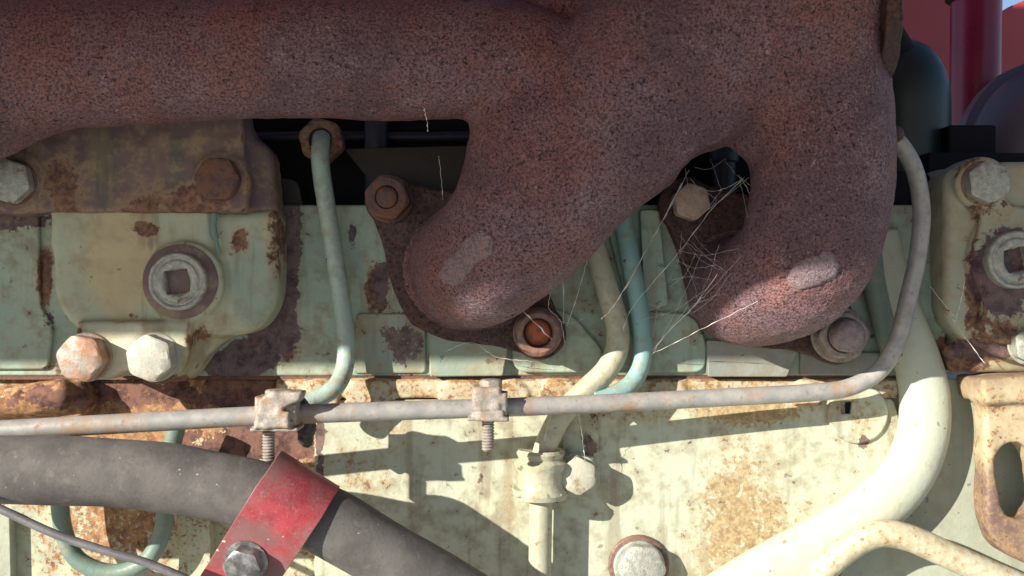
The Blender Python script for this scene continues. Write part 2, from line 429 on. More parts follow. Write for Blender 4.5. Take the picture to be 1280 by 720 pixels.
M['casting_right'] = paint("right_casting_paint", (.34, .37, .28), (.42, .37, .245), .05, grime=.3, streak=.2, origin=OR_, spots=[
        (1225, 370, 60, 34, .4, .6, 2.0), (1215, 450, 40, 50, .5, 1.2, .6), (1240, 260, 60, 30, .25, 1, 1), (1260, 420, 60, 40, .35, 1, 1)],
        dark_spots=[(1258, 340, 62, 62, 1.0, .85, 1.2), (1240, 440, 40, 40, .5, 2, .5)], chip=(.12, .075, .08))
OP = tuple(W(140, 265, 0))
M['plate'] = paint("plate_rust", (.13, .082, .082), (.175, .11, .10), .06, grime=.3, rust=((.10, .055, .052), (.26, .14, .085)), streak=.5, origin=OP, spots=[(75, 235, 80, 60, .35, .5, 1), (250, 250, 80, 50, .4, 1, .6), (190, 255, 80, 60, .25, 1, .5)], tint=[(130, 200, 80, 60, (.10, .09, .075), .8, .4, 1.6), (220, 210, 80, 40, (.11, .10, .08), .8, .35, 2)], rough=.65, speck=.2)
M['teal'] = paint("teal_pipe_paint", (.21, .39, .38), (.28, .45, .42), .03, grime=.45, size=36, rough=.45, speck=.8, edge=0)
M['paleteal'] = paint("pale_teal_pipe_paint", (.31, .42, .37), (.38, .47, .405), .03, grime=.45, size=36, rough=.45, speck=.8, edge=0)
M['darkteal'] = paint("dark_teal_pipe_paint", (.13, .20, .17), (.19, .26, .21), .0, grime=.3, rough=.45, edge=0)
M['cream'] = paint("cream_pipe_paint", (.40, .40, .285), (.50, .48, .36), .05, grime=.35, rough=.5, edge=0, size=30)
M['bigtube'] = paint("casting_tube_paint", (.46, .50, .40), (.52, .53, .41), -.04, grime=.12, rough=.5, edge=0)
M['rustpipe'] = paint("rust_stained_pipe_paint", (.52, .50, .37), (.50, .45, .30), .08, fw=.9, rust=((.30, .16, .06), (.52, .32, .12)), grime=.25, rough=.5, edge=0, size=30)
M['greypipe'] = metal("grey_steel_pipe", (.30, .295, .285), (.40, .38, .35), .45, .15, 22, .20, rust=((.22, .14, .10), (.42, .30, .20)), bump=.15)
M['clamp'] = metal("weathered_zinc", (.25, .225, .20), (.37, .33, .285), .55, .15, 10, .22, rust=((.20, .11, .06), (.45, .28, .14)), bump=.5)
M['steel'] = metal("worn_bolt_steel", (.31, .325, .285), (.45, .445, .375), .5, .3, 7, .14, bump=.7)
M['clipbolt'] = metal("painted_clip_bolt", (.40, .39, .31), (.47, .45, .35), .5, .0, 12, .2, rust=((.16, .10, .06), (.36, .25, .14)), bump=.4)
M['darksteel'] = metal("dark_oily_bolt_steel", (.12, .12, .12), (.34, .34, .34), .35, .5, 16, .0, bump=.3)
M['steelpale'] = metal("pale_bolt_steel", (.38, .38, .33), (.47, .455, .38), .5, .1, 12, .12, rust=((.28, .16, .10), (.48, .36, .24)), bump=.4)
M['steelred'] = metal("rusted_bolt_steel", (.36, .34, .30), (.34, .18, .10), .5, .2, 20, .2, rust=((.32, .12, .07), (.55, .30, .20)), bump=.6)
M['rustbolt'] = metal("brown_rusted_bolt", (.07, .037, .036), (.13, .072, .065), .6, .1, 8, .3, bump=.7)
M['rustnut'] = metal("orange_rusted_nut", (.15, .085, .068), (.23, .145, .118), .5, .1, 9, .2, rust=((.15, .06, .04), (.38, .17, .10)), bump=.6)
M['palenut'] = metal("pale_brown_nut", (.22, .175, .155), (.34, .28, .25), .45, .2, 10, .1, bump=.5)
M['studpurple'] = metal("purple_brown_stud", (.20, .15, .155), (.30, .23, .23), .5, .1, 10, .1, bump=.4)
M['orange'] = metal("orange_rust", (.46, .11, .035), (.16, .07, .055), .7, .0, 12, .2, rust=((.20, .06, .04), (.6, .16, .05)), bump=.6)
M['pinkbolt'] = metal("pale_rust_bolt", (.42, .29, .23), (.52, .38, .30), .6, .05, 10, .1, bump=.4)
M['nutgrime'] = paint("grimy_olive_nut", (.11, .10, .065), (.16, .14, .095), .05, grime=.5, rough=.5)
def m_hose():
    n = N("weathered_rubber"); a = n.noise(40, 4, .6); b = n.noise(4, 3, .6, off=4); s = n.noise(22, 4, .65, (1, 1, 1), off=66)
    c = n.mix(n.ramp(a, .35, .65), (.085, .079, .074), (.13, .12, .112))
    c = n.mix(n.math('MULTIPLY', n.ramp(s, .55, .7), .4), c, (.22, .195, .18)); c = n.mix(n.ramp(n.noise(9, 3, .6, off=70), .70, .76), c, (.38, .35, .32))
    c = n.mix(n.math('MULTIPLY', n.ramp(b, .56, .72), .35), c, (.05, .045, .042))
    return n.done(c, .72, 0, n.bump(n.sum(b, n.math('MULTIPLY', a, 1.5)), .3, 1.2), spec=.35)
M['hose'] = m_hose()
def m_strap():
    n = N("worn_red_paint"); a = n.noise(30, 4, .6); f = n.noise(3, 3, .6, off=4); d = n.noise(60, 3, .5, off=19)
    c = n.mix(n.ramp(a, .35, .65), (.26, .022, .034), (.38, .042, .052))
    e = n.ramp(n.point(), .51, .58)
    c = n.mix(n.math('MULTIPLY', n.ramp(n.sum(d, n.math('MULTIPLY', f, .35)), .50, .76), .8), c, (.20, .12, .115))
    c = n.mix(n.math('MULTIPLY', e, .6), c, (.22, .13, .11))
    c = n.mix(n.math('MULTIPLY', n.ramp(f, .60, .75), .35), c, (.42, .25, .23)); c = n.mix(n.ramp(n.noise(8, 2, .5, off=33), .74, .77), c, (.6, .45, .42))
    return n.done(c, .5, 0, n.bump(n.sum(f, a), .22, 1.2))
M['strap'] = m_strap()
def plain(name, a, b, size=50, rough=.5, bump=.1, metal_=0.0, spec=.5):
    n = N(name); x = n.noise(size, 4, .6); return n.done(n.mix(n.ramp(x, .3, .7), a, b), n.math('MULTIPLY_ADD', x, .2, rough - .1), metal_, n.bump(n.noise(size * .1, 3), bump, 1.5), spec=spec)
M['black'] = plain("black_and_recess_shade", (.005, .006, .010), (.010, .011, .016), 60, .75, spec=.2)  # black parts, and painted shade for the recess and the boss hole
M['redpanel'] = plain("red_sheet_paint", (.33, .042, .055), (.40, .058, .066), 300, .4)
M['post'] = plain("dark_red_post_paint", (.17, .006, .04), (.22, .010, .045), 120, .3)
M['canister'] = plain("dark_green_canister_paint", (.012, .028, .030), (.018, .036, .036), 90, .4)
M['dome'] = plain("grey_purple_paint", (.085, .07, .10), (.115, .09, .125), 90, .45)
M['wire'] = metal("sheathed_cable", (.15, .145, .15), (.21, .20, .205), .4, .3, 20, .0, bump=.2)
M['dirt'] = plain("dirt_ground", (.42, .40, .37), (.52, .50, .46), 900, .9)
def m_web():
    n = N("spider_silk"); return n.done(n.mix(n.noise(8, 2), (.55, .52, .48), (.85, .82, .76)), .5, 0)
M['web'] = m_web()

# ================================================================ setting beyond the frame
g = Geo(); g.add([(-40000, -40000, -3000), (40000, -40000, -3000), (40000, 40000, -3000), (-40000, 40000, -3000)], [(0, 1, 2, 3)])
mk("ground", g, M['dirt'], kind="structure")

# unseen hood panel, added and shaped to put the upper half in shade
def hood():
    r = root("shade_hood_panel", "red hood panel added out of the frame to shade the upper engine", "hood", (-900, -870, 380))
    prof = [(-862, 418), (-876, 412), (-885, 404), (-882, 396), (-868, 400), (-800, 440), (-600, 480), (-320, 512), (-180, 530), (-150, 600), (-140, 760), (-135, 1060)]
    v = []; f = []
    xs = np.linspace(-2600, 900, 12)
    for x in xs:
        for (y, z) in prof: v.append((x, y, z))
    m = len(prof)
    for i in range(len(xs) - 1):
        for j in range(m - 1): f.append((i * m + j, i * m + j + 1, (i + 1) * m + j + 1, (i + 1) * m + j))
    ge = Geo(); ge.add(v, f)
    o = mk("panel", ge, M['redpanel'], r, smooth=180); so = o.modifiers.new("solid", 'SOLIDIFY'); so.thickness = 5 * S
hood()

# ================================================================ engine block
EB = root("engine_block", "lower engine block with rusty orange and cream flaking paint behind the hose", "engine block", W(300, 700, -10))
mk("block_wall", slab([(-300, 474), (1500, 474), (1500, 1000), (-300, 1000)], -14, -260), M['block'], EB, bevel=2)
mk("side_cover", slab(roundpoly([(393, 500, 3), (1118, 498, 8), (1130, 545, 30), (1112, 590, 40), (1060, 640, 40), (985, 688, 30), (880, 745, 5), (700, 860, 5), (393, 860, 3)], 6), 0, -20), M['cover'], EB, bevel=2.5,
   label="pale cream and green side cover with rust freckles")
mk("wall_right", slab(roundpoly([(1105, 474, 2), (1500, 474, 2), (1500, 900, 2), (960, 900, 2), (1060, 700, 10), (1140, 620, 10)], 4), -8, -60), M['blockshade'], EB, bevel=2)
def deck_fn(P):
    a = sd_ext(P, [(345, 474), (1124, 474), (1124, 498), (345, 498)], -30, 3, 2.5)
    for (x, r) in ((402, 22), (462, 30), (575, 26), (640, 22), (700, 26), (835, 26), (1010, 20)):
        b = sd_cyl(P, x, 497, -20, 7, r, 3); b = np.maximum(b, P[:, 2] - W(0, 475, 5).z); b = np.maximum(b, W(0, 507, 5).z - P[:, 2])
        a = smin(a, b, 5)
    return a + vnoise(P, 14) * .7
mk("deck_edge", nets(deck_fn, (-320, -16, -160), (500, 40, -100), 2.6), M['deck'], EB, smooth=180)
def boss_fn(P):
    a = sd_cyl(P, 1073, 517, -20, 6, 38, 3); b = sd_ext(P, [(1056, 503), (1070, 503), (1068, 519), (1056, 519)], -8, 20, 2)
    return smax(a, -b, 1.5)
mk("boss", nets(boss_fn, (385, -14, -205), (480, 12, -110), 1.6), M['cover'], EB, smooth=180)
mk("hole_shade_slab", slab(roundpoly([(1057, 503, 2), (1069, 503, 2), (1067, 519, 2), (1057, 519, 2)]), 2.2, -2), M['black'], EB)  # black slab painting the darkness inside a shallow hole
mk("mounting_strip", slab(roundpoly([(704, 512, 2), (747, 510, 2), (750, 604, 3), (716, 616, 6), (704, 600, 3)]), 7, -4), M['cover'], EB, bevel=1.5)
def lug_fn(P):   # rusty buttress at the far left
    a = sd_ext(P, [(-80, 530), (-20, 512), (60, 478), (100, 474), (112, 500), (100, 530)], -30, 18, 8)
    b = sd_seg(P, W(-60, 512, 20), W(76, 494, 20), 18, 20)
    return smin(a, b, 8) + vnoise(P, 12) * 1.2
mk("buttress", nets(lug_fn, (-760, -50, -190), (-500, 20, -95), 2.6), M['block'], EB, smooth=180)
mk("rib", slab(roundpoly([(226, 640, 3), (262, 636, 3), (268, 900, 2), (214, 900, 2)]), 4, -30), M['block'], EB, bevel=3)
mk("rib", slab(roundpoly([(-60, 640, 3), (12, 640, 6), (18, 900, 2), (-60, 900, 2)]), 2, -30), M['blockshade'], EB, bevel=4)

# ================================================================ cylinder head
CH = root("cylinder_head", "pale sage green cylinder head with chipped paint behind the manifold", "cylinder head", W(640, 470, -20))
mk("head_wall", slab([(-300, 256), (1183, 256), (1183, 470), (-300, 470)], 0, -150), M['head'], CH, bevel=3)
def padobj(pts, d, m, r=6, b=2.5): mk("pad", slab(roundpoly(pts, r), d, -10), M[m], CH, bevel=b)
padobj([(446, 391), (532, 392), (533, 467), (440, 467)], 4, 'headpad')
padobj([(536, 398), (640, 404), (629, 470), (537, 471)], 15, 'headpad', 3)
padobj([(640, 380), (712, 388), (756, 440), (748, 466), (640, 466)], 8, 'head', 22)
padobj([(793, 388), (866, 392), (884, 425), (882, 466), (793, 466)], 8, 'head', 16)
padobj([(884, 425), (1000, 432), (984, 471), (885, 471)], 16, 'greypad', 3)
padobj([(1000, 440), (1110, 440), (1112, 469), (1000, 469)], 5, 'greypad', 3)
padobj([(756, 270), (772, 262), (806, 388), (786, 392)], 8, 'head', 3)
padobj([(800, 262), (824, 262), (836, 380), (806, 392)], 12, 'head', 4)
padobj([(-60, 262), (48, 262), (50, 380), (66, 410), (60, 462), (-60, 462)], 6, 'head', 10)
mk("gasket", slab([(-300, 469.5), (1183, 469.5), (1183, 474.5), (-300, 474.5)], -3, -140), M['rustbolt'], CH)
mk("valve_cover", slab(roundpoly([(-200, 60, 20), (1070, 60, 20), (1070, 262, 2), (-200, 262, 2)]), -70, -200), M['black'], CH, bevel=6)  # backing box; its black stands in for the shade deep in the recess
M['dimrust'] = plain("dim_recess_rust", (.014, .010, .009), (.03, .020, .016), 30, .6, .3)  # colour kept dim, with the recess's shade painted in
M['dimblue'] = plain("dim_recess_blue", (.018, .022, .036), (.035, .04, .06), 30, .5, .2)  # dimmed likewise for the parts inside the shaded recess
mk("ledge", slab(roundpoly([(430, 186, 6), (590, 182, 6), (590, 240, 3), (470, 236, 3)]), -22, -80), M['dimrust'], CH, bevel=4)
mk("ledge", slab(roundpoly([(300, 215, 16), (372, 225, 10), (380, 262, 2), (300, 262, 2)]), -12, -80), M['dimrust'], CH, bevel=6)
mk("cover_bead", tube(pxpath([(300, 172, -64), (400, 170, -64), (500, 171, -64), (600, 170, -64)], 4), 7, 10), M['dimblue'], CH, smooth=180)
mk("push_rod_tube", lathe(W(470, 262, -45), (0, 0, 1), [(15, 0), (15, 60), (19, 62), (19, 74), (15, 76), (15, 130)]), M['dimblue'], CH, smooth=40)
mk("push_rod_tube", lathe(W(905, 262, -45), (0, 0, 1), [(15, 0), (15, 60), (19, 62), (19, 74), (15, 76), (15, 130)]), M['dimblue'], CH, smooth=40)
mk("head_shoulder", slab(roundpoly([(1060, 214, 10), (1160, 214, 12), (1178, 258, 2), (1060, 258, 2)]), -10, -70), M['black'], CH, bevel=4)

# ================================================================ exhaust manifold
def chain(pts, n=5):
    p = catmull([tuple(W(*q[:3])) + (R(q[3], q[2]),) for q in pts], n)
    return [q[:3] for q in p], [q[3] for q in p]
LOG = chain([(-160, 108, 150, 146), (0, 86, 150, 97), (110, 76, 150, 82), (300, 72, 150, 77), (540, 72, 150, 76), (640, 76, 150, 72), (720, 100, 150, 60)])
BL = chain([(586, 336, -4, 74), (590, 335, 40, 77), (612, 318, 100, 83), (660, 276, 138, 87), (738, 202, 152, 85), (850, 112, 160, 88), (960, 20, 165, 100), (1040, -80, 165, 104)])
BS = chain([(690, 190, 145, 72), (768, 122, 152, 100), (850, 40, 158, 118), (930, -40, 160, 120)])
BF = chain([(638, 285, 128, 72), (660, 215, 140, 80), (668, 172, 142, 80)])
BR = chain([(924, 361, -4, 67), (931, 361, 50, 68), (963, 355, 104, 74), (1005, 320, 140, 82), (1025, 258, 154, 86), (1028, 195, 158, 87), (1022, 110, 160, 89), (1000, 0, 160, 92), (985, -80, 160, 94)])
BK = chain([(600, 56, 78, 78), (720, 22, 78, 84), (860, 10, 90, 92)])
BC = chain([(900, 70, 160, 92), (1000, 60, 160, 92)])
def _flr(b1, port, b2):
    c = [W(*q[:2], 26) for q in (b1, port, b2)]; c = [np.array((q.x, 0, q.z)) for q in c]; rr_ = [R(q[2], 26) - 15 for q in (b1, port, b2)]
    def f(P):
        Q = P * np.array((1, 0, 1)); a = np.minimum(sd_seg(Q, c[0], c[1], rr_[0], rr_[1]), sd_seg(Q, c[1], c[2], rr_[1], rr_[2]))
        b = np.abs(P[:, 1] + 12) - 10
        return np.minimum(np.maximum(a, b), 0) + np.hypot(np.maximum(a, 0), np.maximum(b, 0))
    return f
_fl1 = _flr((500, 262, 24), (580, 334, 92), (660, 405, 26)); _fl2 = _flr((872, 268, 24), (950, 342, 92), (1032, 410, 26))
def man_fn(P):
    a = sd_chain(P, *LOG); b = sd_chain(P, *BL); c = sd_chain(P, *BR)
    r = smin(smin(smin(smin(b, smin(c, sd_chain(P, *BC), 10), 34), sd_chain(P, *BS), 14), a, 9), sd_chain(P, *BF), 18)
    r = smin(r, sd_seg(P, W(944, 172, 150), W(950, 150, 150), R(27, 150), R(30, 150)), 16)
    hc_ = W(889, 234, 150); r = smax(r, R(43, 150) - np.hypot(P[:, 0] - hc_.x, P[:, 2] - hc_.z), 12)
    r = smin(smin(smin(r, sd_chain(P, *BK), 6), _fl1(P), 16), _fl2(P), 16)
    r = r + vnoise(P, 70) * 2.8 + vnoise(P, 22) * .8 + vnoise(P, 8) * .7
    return r
EM = root("exhaust_manifold", "big rusty brown cast iron exhaust manifold across the top", "manifold", W(760, 340, 0))
mk("pipe_casting", nets(man_fn, (-860, -290, -95), (520, 20, 400), 4.2), M['manifold'], EM, smooth=180)
def padfn(p0, p1, r):
    a, b = W(*p0), W(*p1)
    def f(P):
        Q = P.copy(); Q[:, 1] = 0
        k = sd_seg(Q, (a.x, 0, a.z), (b.x, 0, b.z), r, r) + vnoise(P, 13) * 3.5 + vnoise(P, 5) * 2
        return np.maximum(smax(man_fn(P) - 2.6, k, 5), P[:, 1] + 60)
    return f, a, b
for (p0, p1, r) in (((564, 340, 180), (600, 306, 205), 16), ((1004, 343, 200), (1028, 334, 208), 16)):
    f, a, b = padfn(p0, p1, r)
    mk("raised_pad", nets(f, (min(a.x, b.x) - 30, -280, min(a.z, b.z) - 30), (max(a.x, b.x) + 30, -100, max(a.z, b.z) + 30), 2.2), M['pad'], EM, smooth=180, label="worn greyish cast pad")
def flange_fn(b1, port, b2):
    def f(P):
        c = [W(*b1[:2], 26), W(*port[:2], 26), W(*b2[:2], 26)]
        Q = P.copy(); Q[:, 1] = 0; c = [np.array((q.x, 0, q.z)) for q in c]
        a = smin(sd_seg(Q, c[0], c[1], R(b1[2], 26), R(port[2], 26)), sd_seg(Q, c[1], c[2], R(port[2], 26), R(b2[2], 26)), 20) + 3
        b = np.abs(P[:, 1] + 13) - 11 + 3
        return np.minimum(np.maximum(a, b), 0) + np.hypot(np.maximum(a, 0), np.maximum(b, 0)) - 3 + vnoise(P, 16) * .8
    return f
FL1 = mk("port_flange", nets(flange_fn((487, 250, 32), (580, 334, 92), (674, 416, 34)), (-200, -35, -110), (90, 6, 160), 2.8), M['flange'], EM, smooth=180)
FL2 = mk("port_flange", nets(flange_fn((858, 255, 34), (952, 340, 92), (1046, 420, 36)), (170, -35, -120), (460, 6, 150), 2.8), M['flange'], EM, smooth=180)
AX = (0, -1, 0)
# flange fasteners
def nut(px, py, d, ap, h, m, par, rot, stud=None, studm=None, washer=None, wm=None):
    c = W(px, py, d); b = None
    w = 0
    o = mk("nut", hexhead(c, AX, R(ap, d), h, rot, bore=(R(stud[0], d), stud[2]) if stud else None, z0=(washer[1] if washer else 0)), M[m], par, at=c, smooth=30)
    if washer: mk("washer", lathe(c, AX, [(R(washer[0], d) - 1, 0), (R(washer[0], d), 1), (R(washer[0], d), washer[1] - 1), (R(washer[0], d) - 1.5, washer[1])]), M[wm or m], o, at=c, smooth=30)
    if stud:
        r = R(stud[0], d) * .95; t = h + stud[1] + (washer[1] if washer else 0)
        mk("stud", lathe(c, AX, [(r, 0), (r, t - r * .25), (r * .85, t - r * .06), (r * .4, t), (r * .05, t + .3)], 28), M[studm or m], o, at=c, smooth=50)
    return o
nut(487, 249, 26, 25, 26, 'rustbolt', EM, .3, stud=(14, 3, 6), washer=(30, 4))
nut(672, 415, 26, 26, 24, 'rustnut', EM, .1, stud=(18, -9, 16), studm='orange', washer=(31, 5))
nut(1047, 418, 26, 28, 22, 'palenut', EM, .55, stud=(21, 20, 4), studm='studpurple', washer=(35, 7), wm='palenut')
c = W(861, 254, 26)
o = mk("bolt", hexhead(c, AX, R(20.5, 26), 26, .2), M['pinkbolt'], EM, at=c, smooth=30, label="pale pinkish rusted bolt head inside the arch")
# end flange on the far right of the manifold
def end_fn(P):
    c = W(1084, 30, 150); a = np.hypot(P[:, 1] - c.y, P[:, 2] - c.z) - 84; b = np.abs(P[:, 0] - c.x) - 7
    a2 = sd_seg(P, W(1098, 45, 120), W(1108, 45, 110), 12, 11); a3 = sd_seg(P, W(1100, 165, 95), W(1118, 168, 90), 12, 10)
    return np.minimum(np.minimum(np.maximum(a, b) - 2, a2), a3) + vnoise(P, 20) * 1.5
mk("end_flange", nets(end_fn, (360, -260, 140), (470, 0, 460), 3.2), M['flange'], EM, smooth=180)

# ================================================================ rusty plate, far left
RP = root("manifold_plate", "brown rusty mounting plate with two bolts under the manifold, far left", "plate", W(140, 265, 0))
def plate_fn(P):
    a = sd_ext(P, roundpoly([(-90, 120, 4), (300, 120, 10), (304, 195, 20), (312, 240, 14), (306, 266, 6), (-90, 264, 4)]), 20, 76, 5)
    b = sd_cyl(P, 275, 226, 30, 80, 36, 4); c = sd_cyl(P, 18, 228, 30, 80, 40, 4)
    e = sd_ext(P, roundpoly([(280, 140, 4), (340, 190, 20), (346, 268, 6), (280, 268, 6)]), 0, 50, 10)
    return smin(smin(smin(a, b, 5), c, 5), e, 14) + vnoise(P, 18) * 1.1 + vnoise(P, 7) * .5
mk("plate_body", nets(plate_fn, (-720, -86, 84), (-275, 4, 240), 2.8), M['plate'], RP, smooth=180)
def bolt(par, px, py, d, ap, h, m, rot=0.0, washer=None, wm=None, axis=AX, label=None, dome=1.5):
    c = W(px, py, d); o = mk("bolt", hexhead(c, axis, R(ap, d), h, rot, z0=(washer[1] if washer else 0), dome=dome), M[m], par, at=c, smooth=30, label=label)
    if washer:
        r = R(washer[0], d); mk("washer", lathe(c, axis, [(r - 1, 0), (r, 1), (r, washer[1] - 1), (r - 1.5, washer[1])]), M[wm or m], o, at=c, smooth=30)
    return o
bolt(RP, 18, 228, 79, 25, 16, 'steel', .2, (29, 3), 'rustbolt', label="worn grey bolt head")
bolt(RP, 275, 225, 79, 25, 15, 'rustbolt', .5, (28, 2), label="dark rusty bolt head")

# ================================================================ left casting with plug
LC = root("jacket_casting", "yellow green cast housing with square socket plug, left under the rusty plate", "housing", OL)
def lc_fn(P):
    a = sd_ext(P, roundpoly([(62, 240, 6), (268, 240, 6), (270, 400, 20), (235, 424, 14), (100, 424, 40), (62, 380, 40)]), -10, 62, 12)
    b = sd_ext(P, roundpoly([(240, 262, 8), (345, 262, 8), (346, 380, 45), (318, 418, 40), (240, 424, 10)]), -10, 58, 14)
    t = sd_ext(P, roundpoly([(94, 400, 4), (238, 400, 4), (236, 440, 10), (225, 472, 26), (190, 484, 18), (155, 462, 10), (128, 480, 22), (84, 462, 24)]), -10, 74, 6)
    t2 = sd_ext(P, roundpoly([(200, 400, 4), (300, 405, 10), (262, 440, 30), (232, 478, 12), (190, 470, 4)]), -10, 34, 12)
    r = smin(smin(smin(a, b, 6), t, 7), t2, 12)
    ridge = np.clip((P[:, 2] - W(0, 314, 66).z) / 8, -1, 1)      # upper part stands a little proud
    r = r - np.where(P[:, 1] < -40, 1.6 * ridge * np.clip((W(205, 0, 66).x - P[:, 0]) / 20, 0, 1), 0)
    r = smin(r, sd_cyl(P, 228, 352, 20, 70, 51, 4), 6)
    gr = sd_chain(P, [tuple(W(*q)) for q in ((264, 262, 62), (267, 296, 63), (282, 330, 60), (286, 370, 60), (282, 412, 58))], [4, 4, 3, 3, 3])
    r = smax(r, -gr, 2)
    return r + vnoise(P, 24) * .9 + vnoise(P, 9) * .35
mk("housing_body", nets(lc_fn, (-600, -84, -130), (-265, 12, 120), 2.6), M['casting'], LC, smooth=180)
M['seat'] = paint("plug_seat_rust", (.13, .085, .085), (.19, .13, .12), .05, grime=.3, rust=((.10, .06, .06), (.22, .13, .11)), rough=.6, speck=.1, edge=0)
def plug(par, px, py, d, r, m='steel', rot=.1, seat=None):
    c = W(px, py, d); k = (D - d) / D
    if seat: mk("plug_seat", lathe(c, AX, [(seat * k, -3), (seat * k, 0.2), (seat * k - 2, 1.5), (r * k * .9, 1.8)]), M['seat'], par, at=c, smooth=50)
    def f(P):
        q = np.stack([P[:, 0] - c.x, P[:, 1] - c.y, P[:, 2] - c.z], 1)
        rad = np.hypot(q[:, 0], q[:, 2])
        a = np.maximum(rad - r * k, -(q[:, 1] + 11)) ; a = np.maximum(rad - r * k + 3, np.abs(q[:, 1]) - 9) ; a = np.hypot(np.maximum(rad - r * k + 3, 0), np.maximum(np.abs(q[:, 1]) - 9, 0)) + np.minimum(np.maximum(rad - r * k + 3, np.abs(q[:, 1]) - 9), 0) - 3
        groove = np.hypot(rad - r * k * .8, q[:, 1] + 12) - 2.2
        cs, sn = math.cos(rot), math.sin(rot); x = q[:, 0] * cs + q[:, 2] * sn; z = -q[:, 0] * sn + q[:, 2] * cs
        hs = r * k * .40; s = np.maximum(np.maximum(np.abs(x), np.abs(z)) - hs, q[:, 1] - 5)
        cone = rad - r * k * .52 + (q[:, 1] + 12) * .9
        return smax(smax(smax(a, -s, 1.5), -groove, 1.5), -cone, 1.5) + vnoise(P, 6) * .5
    e = r * k + 6
    mk("socket_plug", nets(f, (c.x - e, c.y - 18, c.z - e), (c.x + e, c.y + 14, c.z + e), 1.5), M[m], par, at=c, smooth=180)
plug(LC, 225, 352, 72, 36, rot=.12, seat=47)
bolt(LC, 110, 446, 73, 26, 24, 'steelred', .35, (31, 3), 'steelred', label="bolt head with reddish rust")
bolt(LC, 195, 446, 73, 26, 24, 'steelpale', .15, (31, 3), 'steelpale', label="pale worn bolt head")
# dribble of dark green paint down the joint
mk("paint_run", tube(pxpath([(268, 266, 66), (267, 285, 67), (270, 300, 67), (274, 318, 65)]), [3.5] * 10 + [4] * 10 + [2.5] * 10 + [1.5], 8, squash=.4), M['darkteal'], LC, smooth=180)

# ================================================================ right casting
RC = root("end_casting", "tan and green cast cover with socket plug at the right edge", "housing", OR_)
def rc_fn(P):
    a = sd_ext(P, roundpoly([(1182, 205, 30), (1300, 200, 4), (1420, 200, 4), (1420, 455, 4), (1260, 452, 14), (1205, 425, 40), (1182, 395, 36)]), -60, 46, 12)
    b = sd_ext(P, roundpoly([(1218, 245, 14), (1228, 272, 12), (1214, 320, 20), (1217, 345, 16), (1232, 385, 14), (1222, 410, 14), (1240, 430, 20), (1420, 440, 4), (1420, 258, 4), (1270, 258, 10), (1254, 244, 10), (1235, 250, 10)]), 0, 56, 5)
    c = sd_cyl(P, 1229, 229, 0, 58, 34, 5)
    e = sd_ext(P, roundpoly([(1176, 430, 16), (1260, 430, 8), (1420, 440, 4), (1420, 466, 4), (1190, 466, 8)]), -40, 22, 10)
    gr = sd_chain(P, [tuple(W(*q)) for q in ((1196, 214, 50), (1199, 240, 47), (1212, 258, 47), (1224, 276, 47), (1214, 300, 47), (1209, 330, 47), (1214, 352, 47), (1229, 384, 47), (1221, 408, 47), (1206, 424, 42))], [3.2] * 10)
    return smax(smin(smin(smin(a, b, 3), c, 4), e, 12), -gr, 1.5) + vnoise(P, 26) * 1.0 + vnoise(P, 9) * .4
mk("cover_body", nets(rc_fn, (500, -72, -125), (700, 50, 170), 2.8), M['casting_right'], RC, smooth=180)
plug(RC, 1266, 325, 60, 36, rot=.2)
bolt(RC, 1229, 229, 58, 24, 16, 'steel', .1, (28, 3), 'nutgrime', label="pitted bolt head at the upper corner")
bolt(RC, 1284, 430, 50, 22, 16, 'steel', .1, (26, 3), 'steel')

# ================================================================ pipes
# long horizontal return pipe
RPIPE = root("return_pipe", "long grey steel pipe running level then bending up at right", "pipe", W(640, 510, 60))
pp = pxpath([(-120, 546, 150), (0, 538, 142), (160, 529, 132), (320, 520, 120), (480, 514, 108), (610, 510, 95), (760, 504, 76), (900, 497, 62), (1010, 491, 54), (1062, 484, 52), (1100, 462, 52), (1122, 424, 54), (1136, 370, 58), (1147, 320, 62), (1152, 265, 66), (1144, 215, 72), (1126, 182, 76), (1100, 158, 70), (1070, 146, 62)], 10)
rr = [R(12.2, 140)] * len(pp)
for i in range(len(pp)):
    t = i / len(pp); rr[i] = 11.4 - 1.5 * t
mk("pipe_run", tube(pp, rr, 20), M['greypipe'], RPIPE, smooth=180)
# teal leak-off pipe
TP = root("injector_pipe", "pale teal pipe dropping from the dark recess, left of the manifold branch", "pipe", W(430, 480, 20))
mk("pipe_run", tube(pxpath([(402, 172, 4), (401, 180, 14), (400, 196, 24), (403, 225, 27), (411, 275, 28), (420, 330, 28), (428, 385, 29), (433, 430, 32), (430, 462, 38), (418, 485, 52), (396, 498, 58), (372, 508, 66)], 10), R(11.5, 40), 18), M['paleteal'], TP, smooth=180)
c = W(405, 178, -20)
o = mk("union_nut", hexhead(c, AX, R(25, -20), 26, .25, bore=(R(14, -20), 10)), M['nutgrime'], TP, at=c, smooth=30)
# cream pipe with clip
CP = root("cream_pipe", "cream painted pipe curving down through a clip, right of the orange nut", "pipe", W(675, 720, 30))
mk("pipe_run", tube(pxpath([(738, 290, 26), (746, 320, 28), (760, 365, 30), (771, 405, 32), (771, 437, 36), (757, 464, 40), (730, 490, 42), (704, 516, 40), (690, 540, 36), (681, 562, 33), (677, 590, 32), (676, 640, 32), (675, 700, 32), (674, 790, 32)], 10), R(14.5, 32), 20), M['cream'], CP, smooth=180)
# second teal pipe
T2 = root("injector_pipe", "bright teal pipe beside the cream pipe under the manifold arch", "pipe", W(800, 480, 20))
mk("pipe_run", tube(pxpath([(776, 240, 16), (780, 280, 18), (789, 330, 22), (797, 375, 26), (803, 420, 28), (802, 452, 32), (790, 478, 38), (768, 494, 46), (745, 502, 52)], 10), R(12, 26), 18), M['teal'], T2, smooth=180)
